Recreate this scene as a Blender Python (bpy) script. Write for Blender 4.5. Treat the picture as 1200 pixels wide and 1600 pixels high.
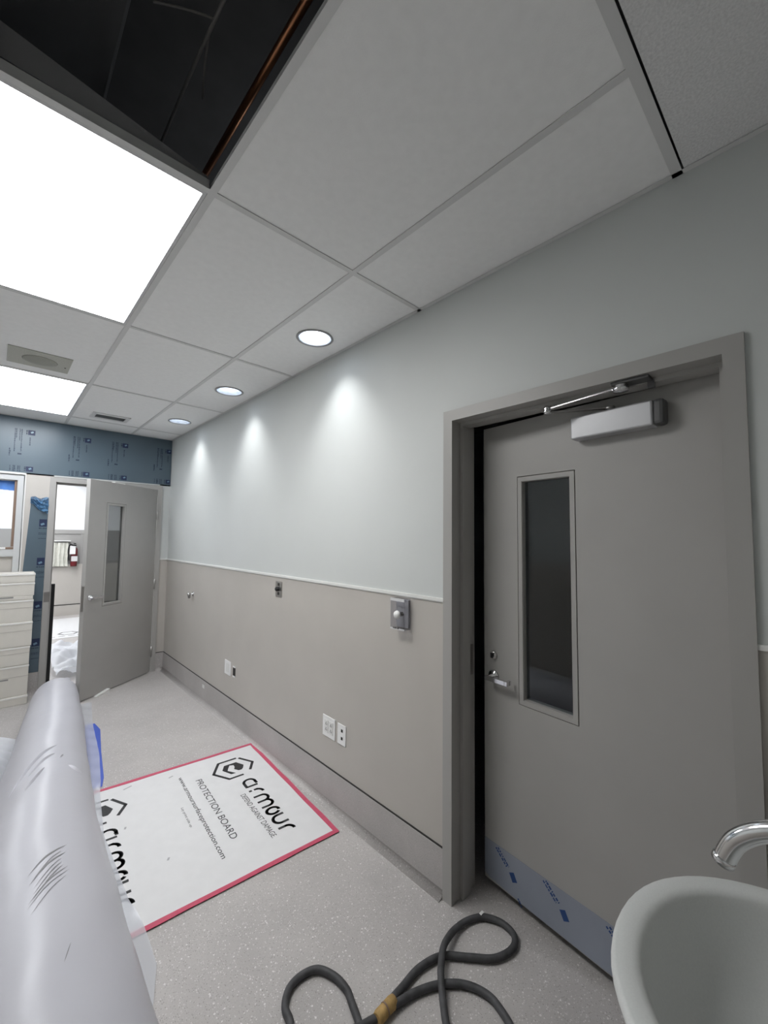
import bpy, bmesh, math, random
from mathutils import Vector, Matrix
random.seed(7)
for o in list(bpy.data.objects): bpy.data.objects.remove(o)
S = bpy.context.scene; COL = S.collection
PI = math.pi
# ------------------------------------------------------------------ camera
H = 2.748            # ceiling height
D = 5.4665           # far wall
YAW, PIT, ROL = .7505, .0624, .0113
fw = Vector((math.sin(YAW)*math.cos(PIT), math.cos(YAW)*math.cos(PIT), math.sin(PIT)))
rt = Vector((math.cos(YAW), -math.sin(YAW), 0)); up = rt.cross(fw)
r2 = math.cos(ROL)*rt + math.sin(ROL)*up; u2 = -math.sin(ROL)*rt + math.cos(ROL)*up
cam = bpy.data.cameras.new('camera'); co = bpy.data.objects.new('camera', cam); COL.objects.link(co)
M3 = Matrix((r2, u2, -fw)).transposed()
co.matrix_world = Matrix.Translation((-1.5326, 0, 1.5866)) @ M3.to_4x4()
cam.sensor_fit = 'VERTICAL'; cam.sensor_height = 32.0; cam.sensor_width = 24.0
cam.lens = 649.5/1600*32.0; cam.clip_start = .02; cam.clip_end = 100
S.camera = co
# ------------------------------------------------------------------ world, exposure
w = bpy.data.worlds.new('world'); S.world = w; w.use_nodes = True
w.node_tree.nodes['Background'].inputs[0].default_value = (.5, .55, .6, 1)
w.node_tree.nodes['Background'].inputs[1].default_value = .0
S.view_settings.view_transform = 'Standard'; S.view_settings.look = 'None'
S.view_settings.gamma = 1; S.view_settings.use_curve_mapping = False
S.view_settings.exposure = 1.47
PANEL = 6.0          # strength of the lay-in light panels
HALL = 7.0           # lights of the hall beyond the far door
SPOT = 13.5          # downlights (W)
# ------------------------------------------------------------------ materials
def nd(nt, t, **k):
    n = nt.nodes.new(t)
    for a, b in k.items(): setattr(n, a, b)
    return n
def mat(name, col, rough=.5, metal=0, noise=0, nscale=8, bump=0, bscale=200, spec=.5, trans=0, alpha=1, emit=None, estr=0, coat=0, ior=1.45):
    m = bpy.data.materials.new(name); m.use_nodes = True; nt = m.node_tree
    b = nt.nodes['Principled BSDF']
    b.inputs['Base Color'].default_value = (*col, 1); b.inputs['Roughness'].default_value = rough
    b.inputs['Metallic'].default_value = metal; b.inputs['Specular IOR Level'].default_value = spec
    b.inputs['Transmission Weight'].default_value = trans; b.inputs['Alpha'].default_value = alpha
    b.inputs['Coat Weight'].default_value = coat; b.inputs['IOR'].default_value = ior
    if emit: b.inputs['Emission Color'].default_value = (*emit, 1); b.inputs['Emission Strength'].default_value = estr
    tc = nd(nt, 'ShaderNodeTexCoord')
    if noise:
        n = nd(nt, 'ShaderNodeTexNoise'); n.inputs['Scale'].default_value = nscale; n.inputs['Detail'].default_value = 5
        nt.links.new(tc.outputs['Object'], n.inputs['Vector'])
        mr = nd(nt, 'ShaderNodeMapRange'); mr.inputs[1].default_value = .3; mr.inputs[2].default_value = .7
        mr.inputs[3].default_value = 1-noise; mr.inputs[4].default_value = 1+noise
        nt.links.new(n.outputs[0], mr.inputs[0])
        mx = nd(nt, 'ShaderNodeVectorMath', operation='SCALE'); mx.inputs[0].default_value = col
        nt.links.new(mr.outputs[0], mx.inputs['Scale']); nt.links.new(mx.outputs[0], b.inputs['Base Color'])
    if bump:
        n = nd(nt, 'ShaderNodeTexNoise'); n.inputs['Scale'].default_value = bscale; n.inputs['Detail'].default_value = 3
        nt.links.new(tc.outputs['Object'], n.inputs['Vector'])
        bp = nd(nt, 'ShaderNodeBump'); bp.inputs['Strength'].default_value = bump; bp.inputs['Distance'].default_value = .002
        nt.links.new(n.outputs[0], bp.inputs['Height']); nt.links.new(bp.outputs[0], b.inputs['Normal'])
    return m
def emitmat(name, col, s):
    m = bpy.data.materials.new(name); m.use_nodes = True; nt = m.node_tree; nt.nodes.clear()
    e = nd(nt, 'ShaderNodeEmission'); e.inputs[0].default_value = (*col, 1); e.inputs[1].default_value = s
    o = nd(nt, 'ShaderNodeOutputMaterial'); nt.links.new(e.outputs[0], o.inputs[0]); return m
def floormat(name, base):
    m = mat(name, base, .42, bump=.15, bscale=300); nt = m.node_tree; b = nt.nodes['Principled BSDF']
    tc = nd(nt, 'ShaderNodeTexCoord')
    def flecks(scale, lo, hi):
        v = nd(nt, 'ShaderNodeTexVoronoi'); v.inputs['Scale'].default_value = scale
        nt.links.new(tc.outputs['Object'], v.inputs['Vector'])
        s = nd(nt, 'ShaderNodeSeparateColor'); nt.links.new(v.outputs['Color'], s.inputs[0])
        r = nd(nt, 'ShaderNodeValToRGB'); r.color_ramp.elements[0].position = lo; r.color_ramp.elements[1].position = hi
        nt.links.new(s.outputs[0], r.inputs[0])
        d = nd(nt, 'ShaderNodeMath', operation='LESS_THAN'); d.inputs[1].default_value = .34
        nt.links.new(v.outputs['Distance'], d.inputs[0])
        p = nd(nt, 'ShaderNodeMath', operation='MULTIPLY'); nt.links.new(r.outputs[0], p.inputs[0]); nt.links.new(d.outputs[0], p.inputs[1])
        return p
    n = nd(nt, 'ShaderNodeTexNoise'); n.inputs['Scale'].default_value = 3; n.inputs['Detail'].default_value = 6
    nt.links.new(tc.outputs['Object'], n.inputs['Vector'])
    mr = nd(nt, 'ShaderNodeMapRange'); mr.inputs[1].default_value = .3; mr.inputs[2].default_value = .7; mr.inputs[3].default_value = .9; mr.inputs[4].default_value = 1.1
    nt.links.new(n.outputs[0], mr.inputs[0])
    c0 = nd(nt, 'ShaderNodeVectorMath', operation='SCALE'); c0.inputs[0].default_value = base; nt.links.new(mr.outputs[0], c0.inputs['Scale'])
    cur = c0.outputs[0]
    for scale, lo, hi, c in ((150, .76, .78, (.60, .58, .57)), (170, .78, .80, (.29, .27, .26)), (95, .93, .94, (.66, .64, .63)), (260, .6, .7, (.36, .34, .33)), (300, .6, .7, (.48, .46, .45))):
        f = flecks(scale, lo, hi); mx = nd(nt, 'ShaderNodeMix', data_type='RGBA')
        nt.links.new(f.outputs[0], mx.inputs[0]); nt.links.new(cur, mx.inputs[6]); mx.inputs[7].default_value = (*c, 1)
        cur = mx.outputs[2]
    nt.links.new(cur, b.inputs['Base Color']); return m
def filmmat(name, col, transp, rough=.3, transl=.25, wr=0):
    m = bpy.data.materials.new(name); m.use_nodes = True; nt = m.node_tree; b = nt.nodes['Principled BSDF']
    b.inputs['Base Color'].default_value = (*col, 1); b.inputs['Roughness'].default_value = rough
    out = nt.nodes['Material Output']
    t = nd(nt, 'ShaderNodeBsdfTranslucent'); t.inputs[0].default_value = (*col, 1)
    a = nd(nt, 'ShaderNodeMixShader'); a.inputs[0].default_value = transl
    nt.links.new(b.outputs[0], a.inputs[1]); nt.links.new(t.outputs[0], a.inputs[2])
    tr = nd(nt, 'ShaderNodeBsdfTransparent')
    x = nd(nt, 'ShaderNodeMixShader'); x.inputs[0].default_value = transp
    nt.links.new(a.outputs[0], x.inputs[1]); nt.links.new(tr.outputs[0], x.inputs[2]); nt.links.new(x.outputs[0], out.inputs[0])
    tc = nd(nt, 'ShaderNodeTexCoord'); n = nd(nt, 'ShaderNodeTexNoise'); n.inputs['Scale'].default_value = 5; n.inputs['Detail'].default_value = 4
    nt.links.new(tc.outputs['Object'], n.inputs['Vector'])
    bp = nd(nt, 'ShaderNodeBump'); bp.inputs['Strength'].default_value = wr; bp.inputs['Distance'].default_value = .02
    nt.links.new(n.outputs[0], bp.inputs['Height']); nt.links.new(bp.outputs[0], b.inputs['Normal'])
    return m
M = {}
M['paint'] = mat('pale_grey_paint', (.565, .585, .575), .55, noise=.02, nscale=2, bump=.12, bscale=350)
M['wains'] = mat('taupe_wall_panel', (.485, .46, .425), .5, noise=.03, nscale=3, bump=.15, bscale=500)
M['frame'] = mat('taupe_frame_paint', (.375, .366, .35), .42, bump=.05, bscale=300)
M['leaf'] = mat('taupe_door_paint', (.375, .366, .35), .45, noise=.03, nscale=4, bump=.06, bscale=400)
M['rail'] = mat('white_trim', (.72, .72, .70), .4)
M['floor'] = floormat('speckled_vinyl', (.42, .40, .388))
M['cove'] = M['floor']
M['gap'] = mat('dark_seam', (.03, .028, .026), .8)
M['tile'] = mat('ceiling_tile', (.88, .88, .875), .85, noise=.02, nscale=30, bump=.15, bscale=260)
M['rough_tile'] = mat('textured_ceiling_board', (.74, .74, .74), .9, noise=.1, nscale=160, bump=.9, bscale=130)
M['tbar'] = mat('ceiling_grid_metal', (.66, .66, .655), .45)
M['white'] = mat('white_plastic', (.80, .80, .79), .35)
M['whitepaint'] = mat('white_wall_paint', (.75, .76, .77), .6)
M['lightframe'] = mat('fixture_frame', (.62, .62, .63), .35)
M['black'] = mat('matt_black', (.012, .012, .013), .7)
M['plenum'] = mat('bare_concrete_deck', (.17, .165, .16), .9, noise=.1, nscale=6)
M['housing'] = mat('galvanised_housing', (.35, .35, .36), .5, metal=.3)
M['capgrey'] = mat('dark_grey_plastic', (.10, .10, .102), .5)
M['copper'] = mat('copper', (.55, .26, .14), .35, metal=1)
M['wire'] = mat('dusty_wire', (.30, .29, .28), .7)
M['lens'] = emitmat('light_panel_glow', (1, .995, .985), PANEL)
M['lens2'] = emitmat('light_panel_glow_small', (.93, .955, 1), PANEL)
M['halllens'] = emitmat('hall_light_glow', (.95, .97, 1), HALL)
M['bulb'] = emitmat('downlight_glow', (.86, .92, 1), 5.0)
M['can'] = mat('specular_reflector', (.75, .78, .82), .25, metal=.85)
M['canring'] = mat('downlight_trim_ring', (.36, .36, .37), .35, metal=.4)
M['chrome'] = mat('chrome', (.72, .72, .73), .12, metal=1)
M['steel'] = mat('satin_steel', (.55, .54, .53), .32, metal=1)
M['brushed'] = mat('brushed_dark_steel', (.30, .29, .28), .4, metal=.9)
M['alu'] = mat('aluminium_paint', (.47, .475, .49), .4, metal=.35, bump=.05, bscale=400)
M['glassdark'] = mat('window_glass', (.9, .93, .95), .02, trans=1, spec=.6, ior=1.5)
def thinglass(name, tint, refl):
    m = bpy.data.materials.new(name); m.use_nodes = True; nt = m.node_tree; nt.nodes.clear()
    o = nd(nt, 'ShaderNodeOutputMaterial'); t = nd(nt, 'ShaderNodeBsdfTransparent'); t.inputs[0].default_value = (*tint, 1)
    g = nd(nt, 'ShaderNodeBsdfGlossy'); g.inputs['Roughness'].default_value = .015
    lw = nd(nt, 'ShaderNodeLayerWeight'); lw.inputs[0].default_value = .5
    pw = nd(nt, 'ShaderNodeMath', operation='POWER'); pw.inputs[1].default_value = 4; nt.links.new(lw.outputs['Facing'], pw.inputs[0])
    f = nd(nt, 'ShaderNodeMapRange'); f.inputs[3].default_value = refl; f.inputs[4].default_value = .9; nt.links.new(pw.outputs[0], f.inputs[0])
    x = nd(nt, 'ShaderNodeMixShader'); nt.links.new(f.outputs[0], x.inputs[0]); nt.links.new(t.outputs[0], x.inputs[1]); nt.links.new(g.outputs[0], x.inputs[2])
    nt.links.new(x.outputs[0], o.inputs[0]); return m
M['pane'] = thinglass('lite_glass', (.75, .78, .8), .05)
M['pane3'] = thinglass('tinted_lite_glass', (.52, .53, .53), .05)
M['pane2'] = thinglass('clear_glass', (.95, .96, .97), .03)
M['clear'] = thinglass('clear_plastic', (.90, .90, .92), .06)
M['film'] = mat('blue_protective_film', (.088, .124, .152), .32, noise=.06, nscale=2.5, bump=.04, bscale=15)
M['film2'] = mat('blue_protective_film_loose', (.15, .24, .32), .3, noise=.08, nscale=6, bump=.25, bscale=12)
M['kick'] = mat('blue_kick_film', (.27, .295, .35), .35, noise=.05, nscale=5)
M['navy'] = mat('navy_print', (.012, .022, .065), .5)
M['kickprint'] = mat('blue_print', (.02, .06, .19), .5)
M['ftext'] = mat('grey_blue_print', (.018, .034, .062), .5)
M['bluetape'] = mat('blue_masking_tape', (.055, .10, .42), .6)
M['painttape'] = mat('painters_tape', (.07, .20, .55), .6, noise=.15, nscale=20)
M['crumple'] = filmmat('crumpled_blue_film', (.14, .30, .50), .2, .12, .3)
M['tube'] = filmmat('milky_poly_film', (.53, .53, .575), .03, .33, .12, wr=.22)
M['skirt'] = filmmat('clear_poly_film', (.75, .77, .82), .42, .25, .3, wr=.2)
M['pile'] = filmmat('crinkled_white_film', (.78, .80, .84), .1, .3, .3, wr=.2)
M['scuff'] = mat('grey_scuff', (.22, .22, .225), .7)
M['board'] = mat('white_board', (.63, .63, .635), .6, noise=.025, nscale=14)
M['ink'] = mat('black_ink', (.018, .018, .02), .5, noise=.3, nscale=120)
M['redtape'] = mat('red_tape', (.50, .075, .13), .5, noise=.08, nscale=30)
M['carton'] = mat('off_white_carton', (.66, .635, .58), .75, noise=.04, nscale=6, bump=.2, bscale=60)
M['cartonedge'] = mat('white_carton_lip', (.80, .79, .76), .7)
M['ceramic'] = mat('white_solid_surface', (.62, .635, .625), .38, noise=.03, nscale=300, coat=.1)
M['rubber'] = mat('dusty_black_rubber', (.055, .055, .058), .6, noise=.35, nscale=25)
M['yellow'] = mat('worn_tan_tape', (.42, .27, .10), .7, noise=.3, nscale=40)
M['wood'] = mat('brown_wood_stop', (.22, .15, .11), .6)
M['lgframe'] = mat('light_grey_frame', (.52, .53, .53), .5)
M['spk'] = mat('beige_grille_plate', (.46, .46, .41), .6, noise=.1, nscale=150)
M['spk2'] = mat('beige_round_grille', (.33, .33, .285), .6)
M['red'] = mat('red_enamel', (.14, .012, .016), .35)
M['cloth'] = mat('off_white_cloth', (.62, .62, .56), .9, noise=.08, nscale=20)
M['greypanel'] = mat('grey_wall_panel', (.30, .295, .285), .6)
# ------------------------------------------------------------------ mesh helpers
def box(bm, x0, x1, y0, y1, z0, z1, mi=0, T=None, bev=0):
    v = [bm.verts.new((x, y, z)) for x in (x0, x1) for y in (y0, y1) for z in (z0, z1)]
    fs = [bm.faces.new([v[i] for i in f]) for f in ((0,1,3,2),(4,6,7,5),(0,4,5,1),(2,3,7,6),(0,2,6,4),(1,5,7,3))]
    for f in fs: f.material_index = mi
    if bev:
        es = list({e for f in fs for e in f.edges})
        r = bmesh.ops.bevel(bm, geom=es, offset=bev, segments=2, affect='EDGES', profile=.5)
        v = list({q for f in r['faces'] for q in f.verts} | {q for q in v if q.is_valid})
        for f in {f for q in v for f in q.link_faces}: f.material_index = mi
    if T is not None:
        for q in v: q.co = T @ q.co
    return v
def tube(bm, pts, r, seg=12, cap=True, ry=None):
    pts = [Vector(p) for p in pts]; n = len(pts); rings = []; N = None
    for i, p in enumerate(pts):
        t = (pts[min(i+1, n-1)] - pts[max(i-1, 0)]).normalized()
        if N is None:
            N = t.cross(Vector((0, 0, 1)))
            if N.length < 1e-3: N = t.cross(Vector((1, 0, 0)))
            N.normalize()
        N = (N - t*N.dot(t)).normalized(); B = t.cross(N)
        rr = r[i] if isinstance(r, (list, tuple)) else r
        rings.append([bm.verts.new(p + N*rr*math.cos(2*PI*k/seg) + B*rr*math.sin(2*PI*k/seg)) for k in range(seg)])
    for a, b in zip(rings, rings[1:]):
        for k in range(seg):
            f = bm.faces.new((a[k], a[(k+1)%seg], b[(k+1)%seg], b[k])); f.smooth = True
    if cap:
        bm.faces.new(rings[0][::-1]); bm.faces.new(rings[-1])
    return rings
def lathe(bm, prof, T, seg=24, smooth=True):
    """prof: (radius, height) pairs about local z, T a 4x4"""
    rings = []
    for r, z in prof:
        if r < 1e-6: rings.append([bm.verts.new(T @ Vector((0, 0, z)))])
        else: rings.append([bm.verts.new(T @ Vector((r*math.cos(2*PI*k/seg), r*math.sin(2*PI*k/seg), z))) for k in range(seg)])
    for a, b in zip(rings, rings[1:]):
        for k in range(seg):
            q = [a[k%len(a)], a[(k+1)%len(a)], b[(k+1)%len(b)], b[k%len(b)]]
            u = []
            for x in q:
                if x not in u: u.append(x)
            if len(u) > 2: bm.faces.new(u).smooth = smooth
def spline(pts, n=8):
    P = [Vector(p) for p in pts]; out = []
    for i in range(len(P)-1):
        a, b, c, d = P[max(i-1,0)], P[i], P[i+1], P[min(i+2,len(P)-1)]
        for k in range(n):
            t = k/n
            out.append(.5*((2*b)+(c-a)*t+(2*a-5*b+4*c-d)*t*t+(3*b-a-3*c+d)*t**3))
    out.append(P[-1]); return out
def frame_T(o, x, y, z):
    return Matrix(((x[0], y[0], z[0], o[0]), (x[1], y[1], z[1], o[1]), (x[2], y[2], z[2], o[2]), (0, 0, 0, 1)))
ORG = {}
def obj(name, bm, mats, parent=None, label=None, cat=None, group=None, kind=None, org=None, recalc=True):
    if recalc: bmesh.ops.recalc_face_normals(bm, faces=bm.faces[:])
    vs = [v.co.copy() for v in bm.verts]
    mn = [min(v[i] for v in vs) for i in range(3)]; mx = [max(v[i] for v in vs) for i in range(3)]
    c = Vector(org) if org else Vector(((mn[0]+mx[0])/2, (mn[1]+mx[1])/2, mn[2]))
    for v in bm.verts: v.co -= c
    me = bpy.data.meshes.new(name); bm.to_mesh(me); bm.free()
    for m in (mats if isinstance(mats, (list, tuple)) else [mats]): me.materials.append(M[m])
    o = bpy.data.objects.new(name, me); COL.objects.link(o)
    ORG[o] = c
    if parent: o.parent = parent; o.location = c - ORG[parent]
    else: o.location = c
    return tag(o, label, cat, group, kind)
def tag(o, label=None, cat=None, group=None, kind=None):
    if label: o['label'] = label
    if cat: o['category'] = cat
    if group: o['group'] = group
    if kind: o['kind'] = kind
    return o
def thing(name, loc, label=None, cat=None, group=None, kind=None):
    o = bpy.data.objects.new(name, None); COL.objects.link(o); o.location = loc; ORG[o] = Vector(loc); o.empty_display_size = .1
    return tag(o, label, cat, group, kind)
def B(): return bmesh.new()
def bx(name, dims, m, parent=None, bev=0, T=None, **k):
    bm = B(); box(bm, *dims, T=T, bev=bev); return obj(name, bm, m, parent, **k)
# ================================================================== SETTING
XL, YB = -2.72, -.42          # left wall, wall behind
ZR, ZB = 1.298, .205         # chair rail, top of the coved base
Y0, Y1 = .145, 1.226         # near door frame outer
FZ = 2.183                   # door frame outer top
FW = .05
def slab(name, x0, x1, y0, y1, z0, z1, m, kind='structure', **k): return bx(name, (x0, x1, y0, y1, z0, z1), m, kind=kind, **k)
slab('floor', -4.3, 2.4, YB-.1, 11.0, -.1, 0, 'floor')
# right wall (around the near door), taupe below the rail, pale paint above
def wallbands(bm, x0, x1, y0, y1, zt, zr=ZR):
    box(bm, x0, x1, y0, y1, 0, zr, 1); box(bm, x0, x1, y0, y1, zr, zt, 0)
bm = B(); wallbands(bm, 0, .15, YB, Y0+.03, H+1); wallbands(bm, 0, .15, Y1-.03, D+.14, H+1)
box(bm, 0, .15, Y0+.03, Y1-.03, FZ-.03, H+1, 0)
obj('wall_right', bm, ['paint', 'wains'], kind='structure')
# far wall: door opening, glazed frame at its left
FX0, FX1 = -1.147, -.088     # far door frame outer
GX1 = -1.335                 # right edge of the glazed frame
GX0 = -2.4
bm = B()
wallbands(bm, FX1-.03, 0, D, D+.14, H+1)
box(bm, GX1, FX0+.03, D, D+.14, 0, FZ+.02, 1)
box(bm, XL, 0, D, D+.14, FZ, H+1, 0)
wallbands(bm, XL, GX0, D, D+.14, FZ)
obj('wall_far', bm, ['paint', 'wains'], kind='structure')
bm = B(); wallbands(bm, XL-.12, XL, YB, D+.14, H+1); obj('wall_left', bm, ['paint', 'wains'], kind='structure')
bm = B(); wallbands(bm, XL-.12, .15, YB-.12, YB, H+1); obj('wall_back', bm, ['paint', 'wains'], kind='structure')
# rails
def railbm(bm, pts):
    for a in pts: box(bm, *a)
bm = B(); box(bm, -.008, 0, YB, Y0, ZR-.003, ZR+.012); box(bm, -.008, 0, Y1, D, ZR-.003, ZR+.012)
box(bm, -.0045, 0, Y1, D, ZR-.008, ZR-.003)
obj('trim_1', bm, 'rail', kind='structure')
bx('trim_2', (FX1, -.008, D-.008, D, ZR-.003, ZR+.012), 'rail', kind='structure')
# coved bases with the dark joint above
def cove(bm, y0, y1, n=8, R=.032):
    prof = [(0, ZB), (-.006, ZB)] + [(-.006-R+R*math.cos(a), R-R*math.sin(a)+.002) for a in [PI/2*k/n for k in range(n+1)]] + [(-.006-R-.004, .0005), (0, .0005)]
    rs = [[bm.verts.new((x, y, z)) for x, z in prof] for y in (y0, y1)]
    k = len(prof)
    for i in range(k):
        f = bm.faces.new((rs[0][i], rs[0][(i+1)%k], rs[1][(i+1)%k], rs[1][i])); f.smooth = 1 < i < k-3
    bm.faces.new(rs[0]); bm.faces.new(rs[1][::-1])
bm = B(); cove(bm, Y1+.001, D-.0005); cove(bm, YB, Y0-.001); b = obj('baseboard_right', bm, 'cove', kind='structure')
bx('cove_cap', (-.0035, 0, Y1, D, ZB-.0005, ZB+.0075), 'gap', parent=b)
bm = B(); cove(bm, FX1+.001, 0)
for v in bm.verts: v.co = Vector((v.co.y, D+v.co.x, v.co.z))
b = obj('baseboard_far', bm, 'cove', kind='structure')
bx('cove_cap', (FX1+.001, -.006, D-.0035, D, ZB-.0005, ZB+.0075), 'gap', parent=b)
bm = B(); cove(bm, GX1, FX0-.001)
for v in bm.verts: v.co = Vector((v.co.y, D+v.co.x, v.co.z))
obj('baseboard_far', bm, 'cove', kind='structure')
# ------------------------------------------------------------------ ceiling: grid, tiles, dark plenum
XS = [0, -.4408, -1.0521, -1.663, -2.274, XL]
YS = [.2873, 1.3882, 2.6254, 3.8687, 5.0772, D]
G = .012
bm = B()
for x in XS[1:-1]: box(bm, x-G, x+G, YS[0]+.014, D, H, H+.002); box(bm, x-.002, x+.002, YS[0], D, H+.002, H+.04)
for y in YS[:-1]:
    g = G if y != YS[0] else .014
    for xa, xb in zip(XS, XS[1:]):
        l, r = xb+(G if xb != XL else 0), xa-(G if xa else 0)
        if y == YS[0]: l, r = xb, xa
        box(bm, l, r, y-g, y+g, H, H+.002); box(bm, l, r, y-.002, y+.002, H+.002, H+.04)
box(bm, -.02, 0, YB, D, H, H+.0015); box(bm, XL, 0, D-.02, D, H, H+.0015); box(bm, XL, XL+.02, YB, D, H, H+.0015); box(bm, XL, 0, YB, YB+.02, H, H+.0015)
ceil = obj('ceiling', bm, 'tbar', kind='structure')
hole = (2, 0)
lights = {(2, 1), (2, 3)}
for i in range(len(XS)-1):
    for j in range(len(YS)-1):
        if (i, j) == hole or (i, j) in lights: continue
        bx('ceiling_tile', (XS[i+1]+.004, XS[i]-.004, YS[j]+.004, YS[j+1]-.004, H+.0035, H+.018), 'tile', ceil)
for xa, xb in ((-.004, -1.216), (-1.224, -2.436), (-2.444, XL+.02)):
    bx('textured_panel', (xb, xa-.012, YB+.01, YS[0]-.019, H+.004, H+.02), 'rough_tile', ceil)
pl = slab('ceiling_deck', XL-.1, .15, YB-.1, D+.14, H+1, H+1.1, 'plenum')
bx('plenum_lining', (-.03, -.005, YB, D, H+.05, H+1), 'plenum', pl)
# ------------------------------------------------------------------ door frames (hollow metal, double rabbet)
def doorframe(parent, T, w0, w1, zt, x0, depth, stop0, stop1):
    """local: x depth into the wall, y along, z up"""
    bm = B(); st = .016
    e = lambda *a: box(bm, *a, T=T)
    e(x0, x0+depth, w0, w0+FW, 0, zt); e(x0, x0+depth, w1-FW, w1, 0, zt)
    e(x0, x0+depth, w0+FW, w1-FW, zt-FW, zt)
    obj('door_frame', bm, 'frame', parent)
    bm = B()
    e(stop0, stop1, w0+FW, w0+FW+st, 0, zt-FW-st); e(stop0, stop1, w1-FW-st, w1-FW, 0, zt-FW-st); e(stop0, stop1, w0+FW, w1-FW, zt-FW-st, zt-FW)
    obj('door_stop', bm, 'frame', parent)
I4 = Matrix.Identity(4)
d1 = thing('door_1', (.08, .7, 0), 'taupe door standing ajar beside the sink, with aluminium closer and narrow glass', None, kind='structure')
doorframe(d1, I4, Y0, Y1, FZ, -.012, .175, .05, .108)
# strike plate on the left jamb
bx('strike_plate', (.112, .150, Y1-FW-.0015, Y1-FW, .95, 1.09), 'brushed', d1)
ANG = math.radians(5.2)
e1 = Vector((math.sin(ANG), math.cos(ANG), 0)); n1 = Vector((-math.cos(ANG), math.sin(ANG), 0))   # along leaf, toward the room
L1 = frame_T((.110, .198, 0), e1, n1, (0, 0, 1))        # local x along leaf, y out to room, z up
LW, LT, LZ = .948, 2.123, .042
# lite opening
lx0, lx1, lz0, lz1 = .512, .742, .886, 1.85
def leafbm(w, z0, z1, th, a0, a1, b0, b1, T):
    bm = B()
    gr_ = .0195; a0, a1, b0, b1 = a0-gr_, a1+gr_, b0-gr_, b1+gr_      # 3.5 mm groove round the lite kit
    for q in ((0, a0, z0, z1), (a1, w, z0, z1), (a0, a1, z0, b0), (a0, a1, b1, z1)):
        box(bm, q[0], q[1], -th, 0, q[2], q[3], T=T)
    return bm
lf = obj('door_leaf', leafbm(LW, LZ, LT, .044, lx0, lx1, lz0, lz1, L1), 'leaf', d1)
def liteframe(parent, T, a0, a1, b0, b1, seam=True):
    bm = B(); f = .016
    for y0, y1, f in ((-.004, .0015, .016), (-.050, -.044, .035)):
        for q in ((a0-f, a0+.004, b0-f, b1+f), (a1-.004, a1+f, b0-f, b1+f), (a0+.004, a1-.004, b0-f, b0+.004), (a0+.004, a1-.004, b1-.004, b1+f)):
            box(bm, q[0], q[1], y0, y1, q[2], q[3], T=T)
    for q in ((a0-.0008, a0+.006, b0, b1), (a1-.006, a1+.0008, b0, b1), (a0, a1, b0-.0008, b0+.006), (a0, a1, b1-.006, b1+.0008)):
        box(bm, q[0], q[1], -.042, -.002, q[2], q[3], T=T)
    obj('lite_frame', bm, 'leaf', parent)
liteframe(lf, L1, lx0, lx1, lz0, lz1)
bx('pane', (lx0+.004, lx1-.004, -.025, -.021, lz0+.004, lz1-.004), 'pane', lf, T=L1)
def lever(parent, T, x, z, sgn, out=1, mm='steel'):
    """lever set: rose, neck, flat return lever"""
    bm = B(); R = T @ Matrix.Translation((x, 0, z)) @ Matrix.Rotation(-PI/2*out, 4, 'X')
    lathe(bm, [(0, 0), (.027, 0), (.028, .006), (.024, .010), (.012, .013), (.0105, .05), (0, .05)], R)
    y = .048*out
    a = sorted((y-.007*out, y+.007*out))
    box(bm, min(x-.012*sgn, x+.095*sgn), max(x-.012*sgn, x+.095*sgn), a[0], a[1], z-.010, z+.010, T=T, bev=.002)
    b = sorted((y-.007*out, y-.028*out))
    box(bm, min(x+.095*sgn, x+.108*sgn), max(x+.095*sgn, x+.108*sgn), b[0], a[1] if out > 0 else b[1], z-.010, z+.010, T=T, bev=.002)
    return obj('lever_handle', bm, mm, parent)
lever(lf, L1, .893, .955, -1, mm='chrome')
bm = B(); R = L1 @ Matrix.Translation((.893, 0, 1.05)) @ Matrix.Rotation(-PI/2, 4, 'X')
lathe(bm, [(0, 0), (.019, 0), (.019, .005), (.015, .011), (0, .011)], R); obj('deadbolt_cylinder', bm, 'steel', lf)
bm = B(); box(bm, .888, .900, .011, .018, 1.038, 1.062, T=L1, bev=.002); box(bm, .884, .890, .011, .015, 1.046, 1.062, T=L1); obj('thumb_turn', bm, 'black', lf)
# closer body and arm
cz0, cz1 = 1.978, 2.066
cb = bx('door_closer', (.192, .478, .0005, .058, cz0, cz1), 'alu', d1, T=L1, bev=.006)
bm = B(); box(bm, .160, .194, .0005, .054, cz0+.002, cz1+.002, T=L1, bev=.012); obj('end_cap', bm, 'capgrey', cb)
sp = L1 @ Vector((.34, .03, cz1)); piv = Vector((.012, .471, 2.112)); elb = Vector((.028, .738, 2.098))
bm = B(); tube(bm, [sp, sp+Vector((0, 0, .018))], .011, 14)
lathe(bm, [(0, .006), (.016, .006), (.016, .016), (0, .018)], Matrix.Translation(sp))
obj('spindle', bm, 'steel', cb)
def bar(bm, a, b, w, t):
    a, b = Vector(a), Vector(b); x = (b-a).normalized(); y = Vector((0, 0, 1)).cross(x).normalized(); z = x.cross(y)
    box(bm, 0, (b-a).length, -w/2, w/2, -t/2, t/2, T=frame_T(a, x, y, z), bev=.0015)
bm = B(); bar(bm, sp+Vector((0, 0, .012)), elb-Vector((0, 0, .014)), .018, .006); obj('main_arm', bm, 'brushed', cb)
bm = B(); bar(bm, elb, piv, .009, .007); obj('forearm', bm, 'chrome', cb)
bm = B(); lathe(bm, [(0, -.022), (.013, -.02), (.017, -.008), (.014, -.004), (.016, .0), (.013, .012), (0, .014)], Matrix.Translation(elb)); obj('elbow_joint', bm, 'chrome', cb)
bm = B(); lathe(bm, [(0, -.016), (.024, -.014), (.027, -.004), (.020, .0), (.024, .005), (.018, .008), (0, .010)], Matrix.Translation(piv)); obj('arm_pivot', bm, 'chrome', cb)
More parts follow.
